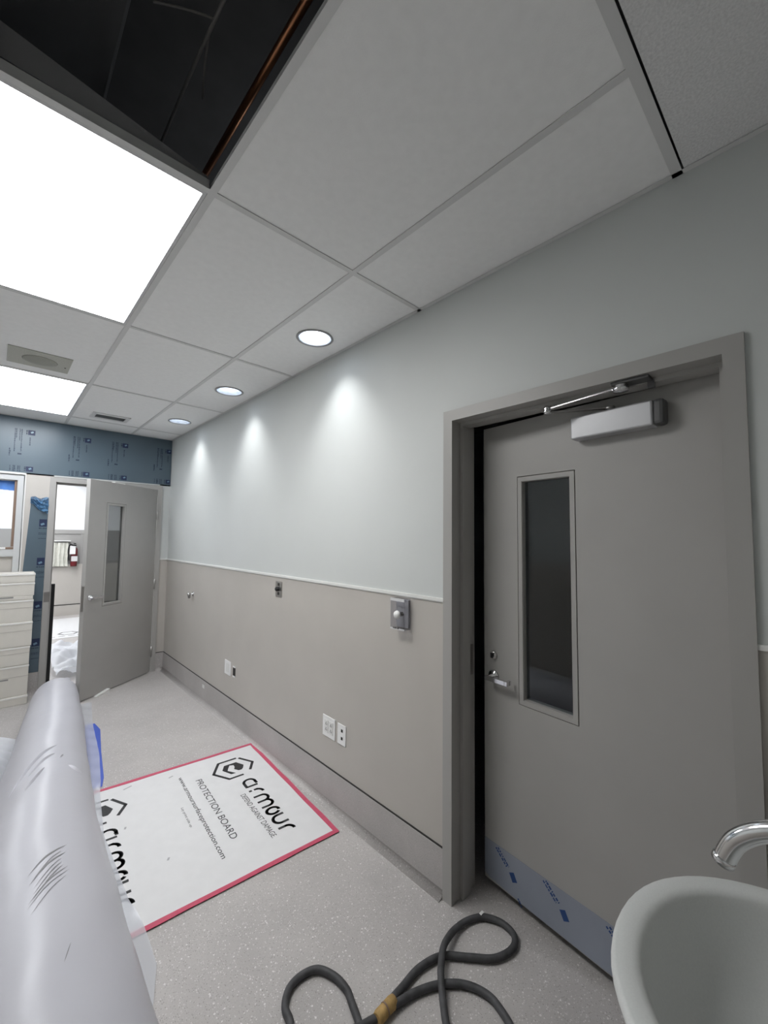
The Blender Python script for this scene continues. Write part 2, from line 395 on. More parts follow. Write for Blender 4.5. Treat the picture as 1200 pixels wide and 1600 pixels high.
bm = B(); box(bm, .0, .10, .385, .50, 2.1225, 2.1325, bev=.002); box(bm, .045, .06, .38, .40, 2.10, 2.125); obj('soffit_bracket', bm, 'capgrey', cb)
# kick film on the lower leaf with blue print
bm = B()
pts = [(.10, LZ+.004, .215), (.40, LZ+.006, .218), (.70, LZ+.003, .216), (.92, LZ+.012, .216), (LW-.001, LZ+.022, .216)]
fr = [[bm.verts.new(L1 @ Vector((x, y, z))) for y in (.0008, .0028) for z in (a, b)] for x, a, b in pts]
for p, q in zip(fr, fr[1:]):
    for i, j in ((0, 1), (1, 3), (3, 2), (2, 0)): bm.faces.new((p[i], p[j], q[j], q[i]))
bm.faces.new((fr[0][0], fr[0][1], fr[0][3], fr[0][2])); bm.faces.new((fr[-1][0], fr[-1][1], fr[-1][3], fr[-1][2]))
kf = obj('kick_film', bm, 'kick', d1)
def dashes(bm, T, x, z, dx, dz, n, h, seed, y0=.0, y1=.0006, fill=.7):
    """a line of unreadable small print: irregular dashes from (x,z) along unit (dx,dz)"""
    rr = random.Random(seed); s = 0
    px, pz = -dz, dx
    sg, h = (1, h) if h > 0 else (-1, -h)
    while s < n-1e-5:
        l = h*rr.uniform(.45, 1.5); l = min(l, n-s); hh = sg*h*rr.uniform(.6, 1)
        c = [(x+dx*a+px*b, z+dz*a+pz*b) for a, b in ((s, 0), (s+l, 0), (s+l, hh), (s, hh))]
        lo = [bm.verts.new(T @ Vector((p, y0, q))) for p, q in c]; hi = [bm.verts.new(T @ Vector((p, y1, q))) for p, q in c]
        bm.faces.new(hi)
        for i in range(4): bm.faces.new((lo[i], lo[(i+1)%4], hi[(i+1)%4], hi[i]))
        s += l + h*rr.uniform(.2, .6)*(1.6-fill)
def quad(bm, T, cx, cz, w, h, ang=0, y0=0, y1=.0006):
    c, s = math.cos(ang), math.sin(ang)
    P = [(cx+c*a-s*b, cz+s*a+c*b) for a, b in ((-w/2, -h/2), (w/2, -h/2), (w/2, h/2), (-w/2, h/2))]
    lo = [bm.verts.new(T @ Vector((p, y0, q))) for p, q in P]; hi = [bm.verts.new(T @ Vector((p, y1, q))) for p, q in P]
    bm.faces.new(hi)
    for i in range(4): bm.faces.new((lo[i], lo[(i+1)%4], hi[(i+1)%4], hi[i]))
KT = L1 @ Matrix.Translation((0, .0028, 0))
for k, (d, z) in enumerate(((.88, .205), (.648, .208), (.40, .206))):
    bm = B(); a = math.atan2(-.062, -.07)
    for m_, off in enumerate((0, .014)):
        dashes(bm, KT, d+off*.8-.004, z-off*.4, math.cos(a), math.sin(a), .075, -.009, 50+k*7+m_)
    quad(bm, KT, d-.084, z-.078, .036, .026, a+.35)
    obj('film_print', bm, 'kickprint', kf)
bm = B(); dashes(bm, KT, .775, .055, -.6, -.8, .03, -.008, 71); obj('film_print', bm, 'kickprint', kf)
# hinge side knuckles
for z in (.25, 1.1, 1.95):
    bm = B(); tube(bm, [(.165, .192, z), (.165, .192, z+.1)], .008, 10); obj('hinge', bm, 'steel', d1)
# far door, open into the room
d2 = thing('door_2', (-.6, D, 0), 'open taupe door in the far wall below the blue printed film', None, kind='structure')
T2 = frame_T((0, D, 0), (0, 1, 0), (1, 0, 0), (0, 0, 1))      # local x = depth(+y), y = world x
doorframe(d2, T2, FX0, FX1, FZ-.005, -.014, .17, .05, .105)
A2 = math.radians(37.4)
e2 = Vector((-math.cos(A2), -math.sin(A2), 0)); n2 = Vector((math.sin(A2), -math.cos(A2), 0))
L2 = frame_T((-.145, D-.022, 0), e2, n2, (0, 0, 1))
W2 = .925
qx0, qx1, qz0, qz1 = .485, .70, .89, 1.895
lf2 = obj('door_leaf', leafbm(W2, .012, 2.128, .044, qx0, qx1, qz0, qz1, L2), 'leaf', d2)
liteframe(lf2, L2, qx0, qx1, qz0, qz1)
bx('pane', (qx0+.004, qx1-.004, -.025, -.021, qz0+.004, qz1-.004), 'pane3', lf2, T=L2)
lever(lf2, L2, .862, .975, -1, mm='chrome')
lever(lf2, L2 @ Matrix.Translation((0, -.044, 0)), .862, .975, -1, out=-1)
bx('edge_strike', (W2-.0005, W2+.0012, -.036, -.008, .85, 1.09), 'brushed', lf2, T=L2)
for z in (.18, .96, 1.78):
    bm = B(); p = Vector((-.139, D-.024, 0)); tube(bm, [p+Vector((0, 0, z)), p+Vector((0, 0, z+.115))], .008, 10); obj('hinge', bm, 'steel', d2)
bx('strike_plate', (FX0+.004, FX0+FW+.0005, D-.0155, D-.0139, .90, 1.0), 'brushed', d2)
bm = B(); quad(bm, L2, .83, .865, .075, .075); 
sm = obj('handle_smudge', bm, 'leaf', lf2)
# shim on top of far leaf and wedge under it
bx('paper_shim', (.50, .64, -.035, .004, 2.128, 2.136), 'rail', T=L2 @ Matrix.Rotation(.0, 4, 'Y'), label='white paper shim lying on top edge of the open far door', cat='shim')
bm = B(); vs = [L2 @ Vector(p) for p in ((.60, .035, 0), (.60, .0, 0), (.60, .0, .03), (.60, .035, .03), (.76, .035, 0), (.76, .0, 0), (.76, .0, .004), (.76, .035, .004))]
vs = [bm.verts.new(v) for v in vs]
for f in ((0,1,2,3),(4,7,6,5),(0,3,7,4),(1,5,6,2),(0,4,5,1),(3,2,6,7)): bm.faces.new([vs[i] for i in f])
obj('door_wedge', bm, ['rail'], label='pale wooden wedge at the foot of the open far door', cat='wedge')
# glazed frame left of the far door
g = thing('window_1', (-1.9, D, 0), 'light grey glazed frame with blue tape along its top', None, kind='structure')
def fb(name, x0, x1, y0, y1, z0, z1, m, par=g): return bx(name, (x0, x1, D+y0, D+y1, z0, z1), m, par)
gz = FZ
bm = B()
box(bm, GX1-.008, GX1, D-.02, D+.02, 0, gz); box(bm, GX0, GX1-.008, D-.02, D+.02, gz-.008, gz); obj('casing_edge', bm, 'rail', g)
bm = B(); box(bm, GX1-.016, GX1-.008, D+.06, D+.08, 0, gz-.008); box(bm, GX0, GX1-.016, D+.06, D+.08, gz-.020, gz-.008); obj('recess_back', bm, 'lgframe', g)
bm = B(); box(bm, GX1-.062, GX1-.016, D-.008, D+.1, 0, gz-.02); box(bm, GX0, GX1-.062, D-.008, D+.1, gz-.066, gz-.02); obj('window_frame', bm, 'lgframe', g)
fb('wood_stop', GX1-.082, GX1-.062, .01, .1, 1.46, gz-.066, 'wood')
fb('head_stop', GX0, GX1-.082, .01, .1, gz-.076, gz-.066, 'lgframe')
fb('window_sill', GX0, GX1-.062, -.004, .1, 1.435, 1.455, 'wood')
fb('sill_strip', GX0, GX1-.12, -.006, -.0042, 1.437, 1.455, 'white')
fb('mid_rail', GX0, GX1-.062, -.002, .1, 1.365, 1.435, 'lgframe')
fb('lower_panel', GX0, GX1-.062, .02, .09, 0, 1.365, 'wains')
fb('pane', GX0, GX1-.082, .05, .056, 1.455, gz-.076, 'pane2')
bm = B(); rr = random.Random(4); n = 24
for i in range(n):
    xa = GX0+(GX1-.082-GX0)*i/n; xb = GX0+(GX1-.082-GX0)*(i+1)/n
    box(bm, xa, xb, D+.047, D+.0495, gz-.076-.075-rr.uniform(0, .02), gz-.076)
obj('tape_strip', bm, 'painttape', g)
# ------------------------------------------------------------------ hall beyond the far door
slab('wall_hall_end', -4.2, 2.4, 10.32, 10.45, 0, H, 'whitepaint')
bm = B(); box(bm, -4.2, 2.4, 10.30, 10.32, 0, 1.0, 0); box(bm, -.27, 2.4, 10.30, 10.32, 1.0, 1.68, 1); box(bm, -4.2, -1.2, 10.30, 10.32, 1.0, 1.68, 1); box(bm, -1.2, -.27, 10.30, 10.32, 1.60, 1.68, 1); box(bm, -1.2, -.27, 10.315, 10.32, 1.0, 1.60, 1)
box(bm, -4.2, 2.4, 10.285, 10.3, 0, .2, 0); box(bm, -4.2, 2.4, 10.283, 10.3, .2, .215, 2)
obj('wall_hall_panelling', bm, ['wains', 'greypanel', 'gap'], kind='structure')
slab('wall_hall_left', -4.3, -4.2, D+.14, 10.4, 0, H, 'whitepaint')
slab('wall_hall_right', 2.4, 2.5, D+.14, 10.4, 0, H, 'whitepaint')
slab('ceiling_hall', -4.3, 2.5, D+.14, 10.45, H, H+.1, 'tile')
slab('wall_hall_near', .0, 2.4, D+.0, D+.14, 0, H, 'whitepaint')
for nm_, x, y, lb in (('hall_light_panel_doorway_offscreen', -.8, 7.3, 'above the crumpled plastic sheet'), ('hall_light_panel_recess_offscreen', -.8, 9.3, 'in front of the recess with the extinguisher'), ('hall_light_panel_glazing_offscreen', -2.6, 7.3, 'behind the glazed frame with blue tape'), ('hall_light_panel_end_offscreen', -2.6, 9.3, 'by the hall end wall behind the glazed frame')):
    t = thing(nm_, (x, y, H-.02), 'flat light panel in the hall ceiling, '+lb, 'light', 'hall light panels')
    bx(nm_.replace('panel', 'lens'), (x-.28, x+.28, y-.58, y+.58, H-.012, H-.002), 'halllens', t)
    bm = B()
    for q in ((x-.3, x-.28, y-.6, y+.6), (x+.28, x+.3, y-.6, y+.6), (x-.28, x+.28, y-.6, y-.58), (x-.28, x+.28, y+.58, y+.6)): box(bm, *q, H-.014, H-.001)
    obj('frame', bm, 'lightframe', t)
# extinguisher recess content
bx('recess_shelf', (-.80, -.44, 10.20, 10.30, 1.452, 1.468), 'rail', label='thin shelf in the grey recess of the hall wall', cat='shelf')
e = thing('fire_extinguisher', (-.37, 10.24, .96), 'small red fire extinguisher with a white tag in the hall recess', 'extinguisher')
bm = B(); lathe(bm, [(0, 0), (.05, 0), (.055, .02), (.055, .30), (.045, .35), (.02, .375), (.02, .40), (0, .40)], Matrix.Translation((-.37, 10.24, .96)), 20); obj('cylinder', bm, 'red', e)
bm = B(); box(bm, -.39, -.35, 10.15, 10.25, 1.36, 1.385); box(bm, -.385, -.355, 10.16, 10.25, 1.40, 1.415); obj('valve_lever', bm, 'black', e)
bm = B(); tube(bm, spline([(-.39, 10.22, 1.37), (-.45, 10.2, 1.38), (-.47, 10.2, 1.25), (-.45, 10.2, 1.08)], 6), .012, 8); obj('hose', bm, 'black', e)
bx('tag', (-.45, -.36, 10.165, 10.168, 1.20, 1.36), 'white', e); bx('label_band', (-.42, -.32, 10.180, 10.184, 1.06, 1.16), 'tbar', e)
bm = B(); n = 26
fr, bk = [], []
for i in range(n+1):
    x = -.80+.33*i/n
    yy = 10.24+.022*math.sin(i*1.15)+.010*math.sin(i*2.7)
    fr.append([bm.verts.new((x+.01*math.sin(z*9+i), yy-.012*z, .965+.46*z)) for z in (0, .33, .66, 1)])
    bk.append([bm.verts.new((x+.01*math.sin(z*9+i), yy-.012*z+.006, .965+.46*z)) for z in (0, .33, .66, 1)])
for S_, fl in ((fr, 1), (bk, -1)):
    for a, b in zip(S_, S_[1:]):
        for k in range(3): bm.faces.new((a[k], b[k], b[k+1], a[k+1])[::fl]).smooth = True
obj('hanging_cloth', bm, 'cloth', label='off-white cloth hanging in folds in the hall recess', cat='cloth', recalc=False)
# protection board and film lying in the hall
bb = thing('floor_protection_board', (-.6, 8.9, 0), 'white protection board on the hall floor beyond the open door', 'board')
bx('board_sheet', (-1.3, .6, 8.05, 9.9, .001, .006), 'board', bb)
bm = B()
for x in (-1.0, -.6): 
    for a in range(6):
        t0, t1 = a*PI/3, (a+1)*PI/3
        P = [(x+.14*math.cos(t)*k, 8.4+.14*math.sin(t)*k) for t, k in ((t0, 1), (t1, 1), (t1, .78), (t0, .78))]
        bm.faces.new([bm.verts.new((p[0], p[1], .0065)) for p in P])
for i in range(10): box(bm, -1.1+.12*i, -1.02+.12*i, 8.18, 8.2, .006, .0066)
obj('board_print', bm, 'ink', bb)
def sheet(name, fn, nu, nv, m, th=.0, **k):
    bm = B(); g_ = [[bm.verts.new(fn(i/nu, j/nv)) for j in range(nv+1)] for i in range(nu+1)]
    for i in range(nu):
        for j in range(nv): bm.faces.new((g_[i][j], g_[i+1][j], g_[i+1][j+1], g_[i][j+1])).smooth = True
    return obj(name, bm, m, recalc=True, **k)
def nz(x, y, s=1.0):
    return math.sin(x*3.1*s+1.3*math.sin(y*2.3*s))*.5+math.sin(y*4.7*s+2.1*math.sin(x*1.9*s+1))*.35+math.sin((x+y)*9.3*s)*.15
sheet('plastic_sheet', lambda u, v: (-.98+1.1*u, 5.72+1.5*v+.1*math.sin(5*u), .055+.05*nz(u*5, v*7)+.045*abs(math.sin(11*u+9*v+2*math.sin(7*v)))+.015*math.sin(31*u-17*v)), 60, 60, 'pile', label='crumpled clear plastic sheet on the floor past the open far door', cat='plastic sheet')
bx('black_panel', (-1.075, -1.04, D+.171, D+.21, .001, 1.06), 'black', label='narrow black strip standing upright behind the far door jamb', cat='strip', bev=.003)
# dark room behind the near door
slab('wall_side_room', 2.3, 2.4, YB-.1, D, 0, H, 'paint'); slab('ceiling_side_room', .15, 2.4, YB-.1, D, H, H+.1, 'paint')
slab('wall_side_room_near', .15, 2.4, YB-.1, YB, 0, H, 'paint'); slab('wall_side_room_lining', .15, .16, Y1, D, 0, H, 'paint')
slab('wall_side_room_far', .15, 2.3, D-.1, D, 0, H, 'paint')
# ================================================================== LIGHTS IN THE CEILING
def panel(i, j, label, lensm, dy1=0):
    x0, x1, y0, y1 = XS[i+1]+.013, XS[i]-.013, YS[j]+.013, YS[j+1]-.013
    t = thing('light_panel', ((x0+x1)/2, (y0+y1)/2, H), label, 'light', 'light panels of the room ceiling')
    bm = B(); f = .012
    for q in ((x0, x0+f, y0, y1), (x1-f, x1, y0, y1), (x0+f, x1-f, y0, y0+f), (x0+f, x1-f, y1-f, y1)): box(bm, *q, H+.0005, H+.012)
    obj('frame', bm, 'lightframe', t)
    bx('lens', (x0+f, x1-f, y0+f, y1-f, H+.004, H+.008), lensm, t)
    bm = B(); a = [(x0, y0), (x1, y0), (x1, y1), (x0, y1)]; ins = .07
    lo = [bm.verts.new((p[0], p[1], H+.013)) for p in a]; hi = [bm.verts.new((p[0]+(ins if p[0] == x0 else -ins), p[1]+(ins if p[1] == y0 else -ins), H+.10)) for p in a]
    for k in range(4): bm.faces.new((lo[k], lo[(k+1)%4], hi[(k+1)%4], hi[k]))
    bm.faces.new(hi); obj('housing', bm, 'housing', t)
    return t
lp = panel(2, 1, 'large bright light panel beside the open dark ceiling bay', 'lens')
# sloping end flap of that fixture seen in the open bay
bm = B()
P = [(-1.066, 1.405, H+.046), (-1.65, 1.400, H+.058), (-1.65, 1.388, H+.150), (-1.066, 1.402, H+.062)]
lo = [bm.verts.new(p) for p in P]; hi = [bm.verts.new((p[0], p[1]+.0015, p[2])) for p in P]
bm.faces.new(lo); bm.faces.new(hi[::-1])
for k in range(4): bm.faces.new((lo[k], lo[(k+1)%4], hi[(k+1)%4], hi[k]))
obj('end_flap', bm, 'housing', lp)
panel(2, 3, 'bright light panel between the square speaker tile and the far wall', 'lens2')
# things in the plenum
bm = B(); tube(bm, [(-.93, .2, H+.45), (-.93, 3, H+.45)], .014, 12); obj('copper_pipe', bm, 'copper', label='copper pipe running through the open dark ceiling bay', cat='pipe')
bm = B(); tube(bm, spline([(-1.11, .3, H+.46), (-1.112, 1.0, H+.44), (-1.116, 1.5, H+.45), (-1.10, 2.4, H+.50)], 8), .006, 8); cw = obj('hanging_cable', bm, 'wire', label='thin grey cable crossing the open dark ceiling bay', cat='cable')
bm = B(); tube(bm, spline([(-1.113, 1.25, H+.45), (-1.18, 1.30, H+.47), (-1.26, 1.36, H+.48)], 6), .004, 6); tube(bm, spline([(-1.113, 1.30, H+.45), (-1.09, 1.40, H+.44), (-1.06, 1.5, H+.43)], 6), .004, 6); obj('tie_wire', bm, 'wire', cw)
bm = B(); box(bm, -1.66, -1.30, .8, 2.2, H+.55, H+.62, bev=.01); obj('cable_duct', bm, 'housing', label='metal duct above the open ceiling bay', cat='duct')
# downlights with scalloped light on the wall
for k, (x, y, lab) in enumerate(((-.222, 2.016, 'recessed downlight closest to the ajar door with closer'), (-.215, 3.254, 'recessed downlight in the middle of the row along the wall'), (-.213, 4.489, 'recessed downlight closest to the far wall with blue film'))):
    t = thing('downlight', (x, y, H), lab, 'downlight', 'downlights along the wall')
    T = Matrix.Translation((x, y, H))
    bm = B(); lathe(bm, [(.094, .003), (.106, .003), (.108, -.001), (.103, -.0035), (.095, -.003), (.094, .003)], T, 40); obj('trim_ring', bm, 'canring', t)
    bm = B(); lathe(bm, [(.0945, .002), (.088, .05), (.075, .13), (.0755, .13), (.089, .05), (.0957, .002)], T, 40); obj('reflector', bm, 'can', t)
    bm = B(); lathe(bm, [(0, .128), (.075, .128), (.075, .131), (0, .131)], T, 32); obj('lamp', bm, 'bulb', t)
    l = bpy.data.lights.new('downlight_beam', 'SPOT'); l.energy = SPOT; l.spot_size = math.radians(84); l.spot_blend = 1.0; l.shadow_soft_size = .012; l.color = (.97, .985, 1)
    lo_ = bpy.data.objects.new('downlight_beam', l); COL.objects.link(lo_); lo_.parent = t; lo_.location = (0, 0, .10)
# downlights sit in their tiles: the tiles carry round cut-outs
for o in [c for c in ceil.children if c.name.startswith('ceiling_tile')]:
    for (x, y) in ((-.222, 2.016), (-.215, 3.254), (-.213, 4.489)):
        c = ORG[o]; d = o.dimensions
        xs = [v.co.x for v in o.data.vertices]; ys = [v.co.y for v in o.data.vertices]
        if min(xs)+c.x < x < max(xs)+c.x and min(ys)+c.y < y < max(ys)+c.y:
            bm = B(); n = 40; z0, z1 = H+.0035, H+.018
            X0, X1, Y0_, Y1_ = min(xs)+c.x, max(xs)+c.x, min(ys)+c.y, max(ys)+c.y
            ring, outr = [], []
            for k in range(n):
                a = 2*PI*(k+.5)/n; ca, sa = math.cos(a), math.sin(a)
                s = min((X1-x)/ca if ca > 0 else (X0-x)/ca, (Y1_-y)/sa if sa > 0 else (Y0_-y)/sa)
                ring.append((x+.098*ca, y+.098*sa)); outr.append((x+s*ca, y+s*sa))
            cor = [(X1, Y1_), (X0, Y1_), (X0, Y0_), (X1, Y0_)]
            for zz in (z0, z1):
                R_ = [bm.verts.new((*p, zz)) for p in ring]; O_ = [bm.verts.new((*p, zz)) for p in outr]
                for k in range(n):
                    k2 = (k+1) % n; fs = [R_[k], O_[k]]
                    a, b_ = outr[k], outr[k2]
                    if abs(a[0]-b_[0]) > 1e-5 and abs(a[1]-b_[1]) > 1e-5:
                        cc = min(cor, key=lambda q: (q[0]-(a[0]+b_[0])/2)**2+(q[1]-(a[1]+b_[1])/2)**2); fs.append(bm.verts.new((*cc, zz)))
                    fs += [O_[k2], R_[k2]]
                    bm.faces.new(fs)
            for v in bm.verts: v.co -= c
            bm.to_mesh(o.data); bm.free()
# speaker tile plate and linear grille
t = thing('ceiling_speaker', (-1.372, 3.565, H-.004), 'square beige ceiling plate with a round grille between two light panels', 'speaker')
bm = B(); box(bm, -1.536, -1.210, 3.404, 3.726, H-.003, H+.0034, bev=.0015); obj('plate', bm, 'spk', t)
bm = B(); lathe(bm, [(0, -.008), (.06, -.0075), (.088, -.006), (.094, -.003), (0, -.003)], Matrix.Translation((-1.372, 3.57, H)), 36); obj('round_grille', bm, 'spk2', t)
bm = B(); lathe(bm, [(0, -.005), (.005, -.005), (.005, -.003), (0, -.003)], Matrix.Translation((-1.235, 3.60, H)), 12); obj('screw', bm, 'gap', t)
t = thing('air_grille', (-.76, 4.82, H-.004), 'flat louvred air grille in the ceiling near the far wall', 'grille')
bm = B(); x0, x1, y0, y1 = -.915, -.600, 4.715, 4.93
for q in ((x0, x0+.035, y0, y1), (x1-.035, x1, y0, y1), (x0+.035, x1-.035, y0, y0+.045), (x0+.035, x1-.035, y1-.045, y1)): box(bm, *q, H-.005, H+.0033)
obj('frame', bm, 'tbar', t)
bx('dark_backing', (x0+.035, x1-.035, y0+.045, y1-.045, H+.001, H+.003), 'gap', t)  # black sheet paints in the shade of the duct depth behind the louvres
for k in range(8):
    y = y0+.05+k*.0155; bx('louvre', (x0+.036, x1-.036, y, y+.008, H-.003, H+.0008), 'brushed', t)
# ================================================================== FILMS ON THE FAR WALL
f = thing('protective_film', (-1.7, D, 2.2), 'wide band of blue printed protective film above the far door', 'film')
bx('film_sheet', (XL+.01, -.004, D-.003, D-.0006, 2.197, H-.001), 'film', f)
WT = frame_T((0, D-.003, 0), (1, 0, 0), (0, -1, 0), (0, 0, 1))
k = 0
for xc in (-2.35, -1.85, -1.315, -.847, -.495, -.034):
    for zc, low in ((2.606, 0), (2.236, 1)):
        bm = B(); k += 1; ob = .028
        w_ = .05 if xc > -.1 else .055
        quad(bm, WT, xc, zc, w_, .05)
        obj('logo_print', bm, 'navy', f)
        bm = B()
        quad(bm, WT, xc+.004, zc+.004, .022, .016, .5, 0, .0009); obj('logo_mark', bm, 'film2', f)
        bm = B(); zb = 2.205
        dashes(bm, WT, xc-.042, zc+.022, 0, -1, .045, .014, k*9+1)
        def vl(x, z0, ln, h, sd):
            ln = min(ln, z0-zb)
            if ln > .005: dashes(bm, WT, x, z0, 0, -1, ln, h, sd)
        if not low: vl(xc-.014, zc-.05, .08, .012, k*9+2)
        for q, (dx, l) in enumerate(((-.092, .12), (-.078, .225), (-.128, .235), (-.118, .1))): vl(xc+dx, zc+.026, l, .010, k*9+3+q)
        vl(xc-.162, zc-.176, .074, .013, k*9+7) if not low else vl(xc-.15, zc+.024, .05, .008, k*9+8)
        if not low: quad(bm, WT, xc-.083, zc-.225, .03, .014)
        obj('text_print', bm, 'ftext', f, kind='stuff')
f2 = thing('wall_film', (-1.24, D, .21), 'tall blue protective film left of the far door frame, peeled at its top', 'film')
bm = B()
P = [(-1.322, .212), (FX0-.002, .212), (FX0-.002, 1.93), (-1.285, 1.93), (-1.318, 1.2)]
lo = [bm.verts.new((x, D-.0006, z)) for x, z in P]; hi = [bm.verts.new((x, D-.004, z)) for x, z in P]
bm.faces.new(hi)
for q in range(5): bm.faces.new((lo[q], lo[(q+1)%5], hi[(q+1)%5], hi[q]))
obj('film_sheet', bm, 'film', f2)
WT2 = frame_T((0, D-.004, 0), (1, 0, 0), (0, -1, 0), (0, 0, 1))
for q, zc in enumerate((1.70, 1.31, .875, .505)):
    bm = B(); quad(bm, WT2, -1.183, zc, .06, .075); obj('logo_print', bm, 'navy', f2)
    bm = B(); quad(bm, WT2, -1.186, zc-.012, .03, .02, .4, 0, .0009); obj('logo_mark', bm, 'film2', f2)
    bm = B()
    for z, h in ((-.06, .012), (-.105, .008), (-.118, .008), (-.16, .008)): dashes(bm, WT2, -1.214, zc+z, 1, 0, .062, h, q*11+int(z*-100))
    obj('text_print', bm, 'ftext', f2, kind='stuff')
bm = B(); nu, nv = 14, 14; rr = random.Random(3)
gr = []
for i in range(nu+1):
    row = []
    for j in range(nv+1):
        u, v = i/nu, j/nv
        x = -1.292+.142*u; z = 1.955-.17*v*(.35+.65*u)+.01*math.sin(u*9)
        row.append(bm.verts.new((x+rr.uniform(-.002, .002), D-.006-.035*abs(nz(u*2, v*2.5, 1.4))-.003*rr.random(), z+rr.uniform(-.002, .002))))
    gr.append(row)
for i in range(nu):
    for j in range(nv): bm.faces.new((gr[i][j], gr[i+1][j], gr[i+1][j+1], gr[i][j+1]))
obj('peeled_edge', bm, 'crumple', f2, label='crumpled glossy blue film folded over at the top')
# ================================================================== STACK OF WHITE CARTONS
zs = [0, .084, .365, .537, .764, .968, 1.004, 1.131, 1.217]
labs = ['bottom', 'second', 'third', 'fourth', 'fifth', 'sixth', 'seventh', 'topmost']
rr = random.Random(9)
for i in range(8):
    z0, z1 = zs[i], zs[i+1]; dx = rr.uniform(-.004, .006); dy = rr.uniform(-.004, .006)
    x1 = -1.236+dx; x0 = x1-.61; y0 = 5.2+dy; y1 = y0+.24
    lab = 'off-white carton in the stack by the far wall, %s layer from the floor' % labs[i] if i not in (0, 7) else 'thin off-white slab, %s of the stack by the far wall' % labs[i]
    t = thing('white_carton', ((x0+x1)/2, (y0+y1)/2, z0), lab, 'carton', 'stacked white cartons')
    bm = B(); box(bm, x0, x1, y0, y1, z0, z1-.0005, bev=.004); obj('body', bm, 'carton', t)
    hgt = z1-z0
    if hgt > .06:
        bm = B(); box(bm, x0+.001, x1+.002, y0-.003, y0+.001, z1-.020, z1-.006, bev=.001); obj('flap_edge', bm, 'cartonedge', t)
    if hgt > .15:
        bm = B(); box(bm, x0+.002, x1-.001, y0-.0012, y0+.001, z0+hgt*.62, z0+hgt*.62+.004); obj('score_line', bm, 'wains', t)
    if i in (1, 5):
        bm = B(); box(bm, x0+.36, x0+.47, y0-.0012, y0+.001, z0+hgt*.55, z0+hgt*.55+.014); obj('hand_slot', bm, 'greypanel', t)
# ================================================================== WALL DEVICES
def wplate(name, y0, y1, z0, z1, m, label, cat, th=.005, bev=.0015):
    t = thing(name, (0, (y0+y1)/2, z0), label, cat); bx('cover_plate', (-th, -.0002, y0, y1, z0, z1), m, t, bev=bev); return t
t = wplate('push_button_station', 1.445, 1.53, 1.14, 1.278, 'alu', 'clear-covered wall button with a white knob beside the ajar door', 'button', .012)
yc = 1.4875
bm = B(); yy = (1.440, 1.535); zz = (1.133, 1.284)
for q in ((-.048, -.046, yy[0], yy[1], zz[0], zz[1]), (-.048, -.001, yy[0], yy[0]+.002, zz[0], zz[1]), (-.048, -.001, yy[1]-.002, yy[1], zz[0], zz[1]), (-.048, -.001, yy[0], yy[1], zz[0], zz[0]+.002), (-.048, -.001, yy[0], yy[1], zz[1]-.002, zz[1])): box(bm, *q)
obj('clear_cover', bm, 'clear', t)
bm = B(); box(bm, -.049, -.046, yy[0]-.001, yy[1]+.001, zz[1]-.012, zz[1]+.001); box(bm, -.049, -.046, yy[0]-.001, yy[1]+.001, zz[0]-.001, zz[0]+.006); obj('cover_rim', bm, 'lightframe', t, kind='stuff')
RX = Matrix.Rotation(-PI/2, 4, 'Y')
bm = B(); lathe(bm, [(0, 0), (.011, 0), (.011, .03), (0, .03)], Matrix.Translation((-.012, yc, 1.205)) @ RX, 16); obj('stem', bm, 'gap', t)
bm = B(); lathe(bm, [(0, .028), (.016, .028), (.021, .034), (.019, .043), (.010, .049), (0, .051)], Matrix.Translation((-.012, yc, 1.205)) @ RX, 24); obj('knob', bm, 'white', t, label='white round push knob')
bm = B(); dashes(bm, frame_T((-.049, yy[1]-.02, 1.136), (0, -1, 0), (-1, 0, 0), (0, 0, 1)), 0, 0, 1, 0, .04, .007, 5); obj('small_print', bm, 'gap', t)
t = wplate('key_switch', 2.712, 2.80, 1.150, 1.262, 'steel', 'steel switch plate with a black knob on the taupe wall', 'switch')
bm = B(); lathe(bm, [(0, 0), (.016, 0), (.015, .02), (.008, .026), (0, .026)], Matrix.Translation((-.005, 2.755, 1.208)) @ RX, 18); obj('knob', bm, 'black', t)
bx('switch_slot', (-.0062, -.0049, 2.742, 2.768, 1.165, 1.185), 'gap', t); bx('switch_slot', (-.0062, -.0049, 2.742, 2.768, 1.23, 1.25), 'gap', t)
t = thing('pipe_stub', (0, 4.53, .985), 'small chrome pipe stub on the taupe wall near the far door', 'pipe stub')
bm = B(); lathe(bm, [(0, 0), (.026, 0), (.022, .006), (.010, .008), (.010, .04), (.016, .042), (.016, .055), (0, .058)], Matrix.Translation((0, 4.53, .985)) @ RX, 18); obj('stub_body', bm, 'chrome', t)
bm = B(); box(bm, -.05, -.03, 4.515, 4.545, .945, .985, bev=.004); obj('stub_valve', bm, 'brushed', t)
t = wplate('blank_wall_plate', 3.54, 3.664, .392, .51, 'white', 'white blank double wall plate near the small open box on the taupe wall', 'wall plate')
bx('insert', (-.0062, -.0049, 3.575, 3.63, .415, .487), 'rail', t)
t = thing('open_wall_box', (0, 3.475, .395), 'small open wall box with white ends beside the blank plate', 'wall box')
bx('box_dark_sheet', (-.0012, 0, 3.450, 3.50, .412, .480), 'gap', t); bx('box_tab', (-.004, -.0001, 3.452, 3.498, .480, .490), 'white', t); bx('box_tab', (-.004, -.0001, 3.452, 3.498, .400, .412), 'white', t)  # flat dark sheet painted for the box's shaded inside and dark device
t = wplate('double_outlet', 2.043, 2.168, .384, .505, 'white', 'white double power outlet plate low on the taupe wall', 'outlet')
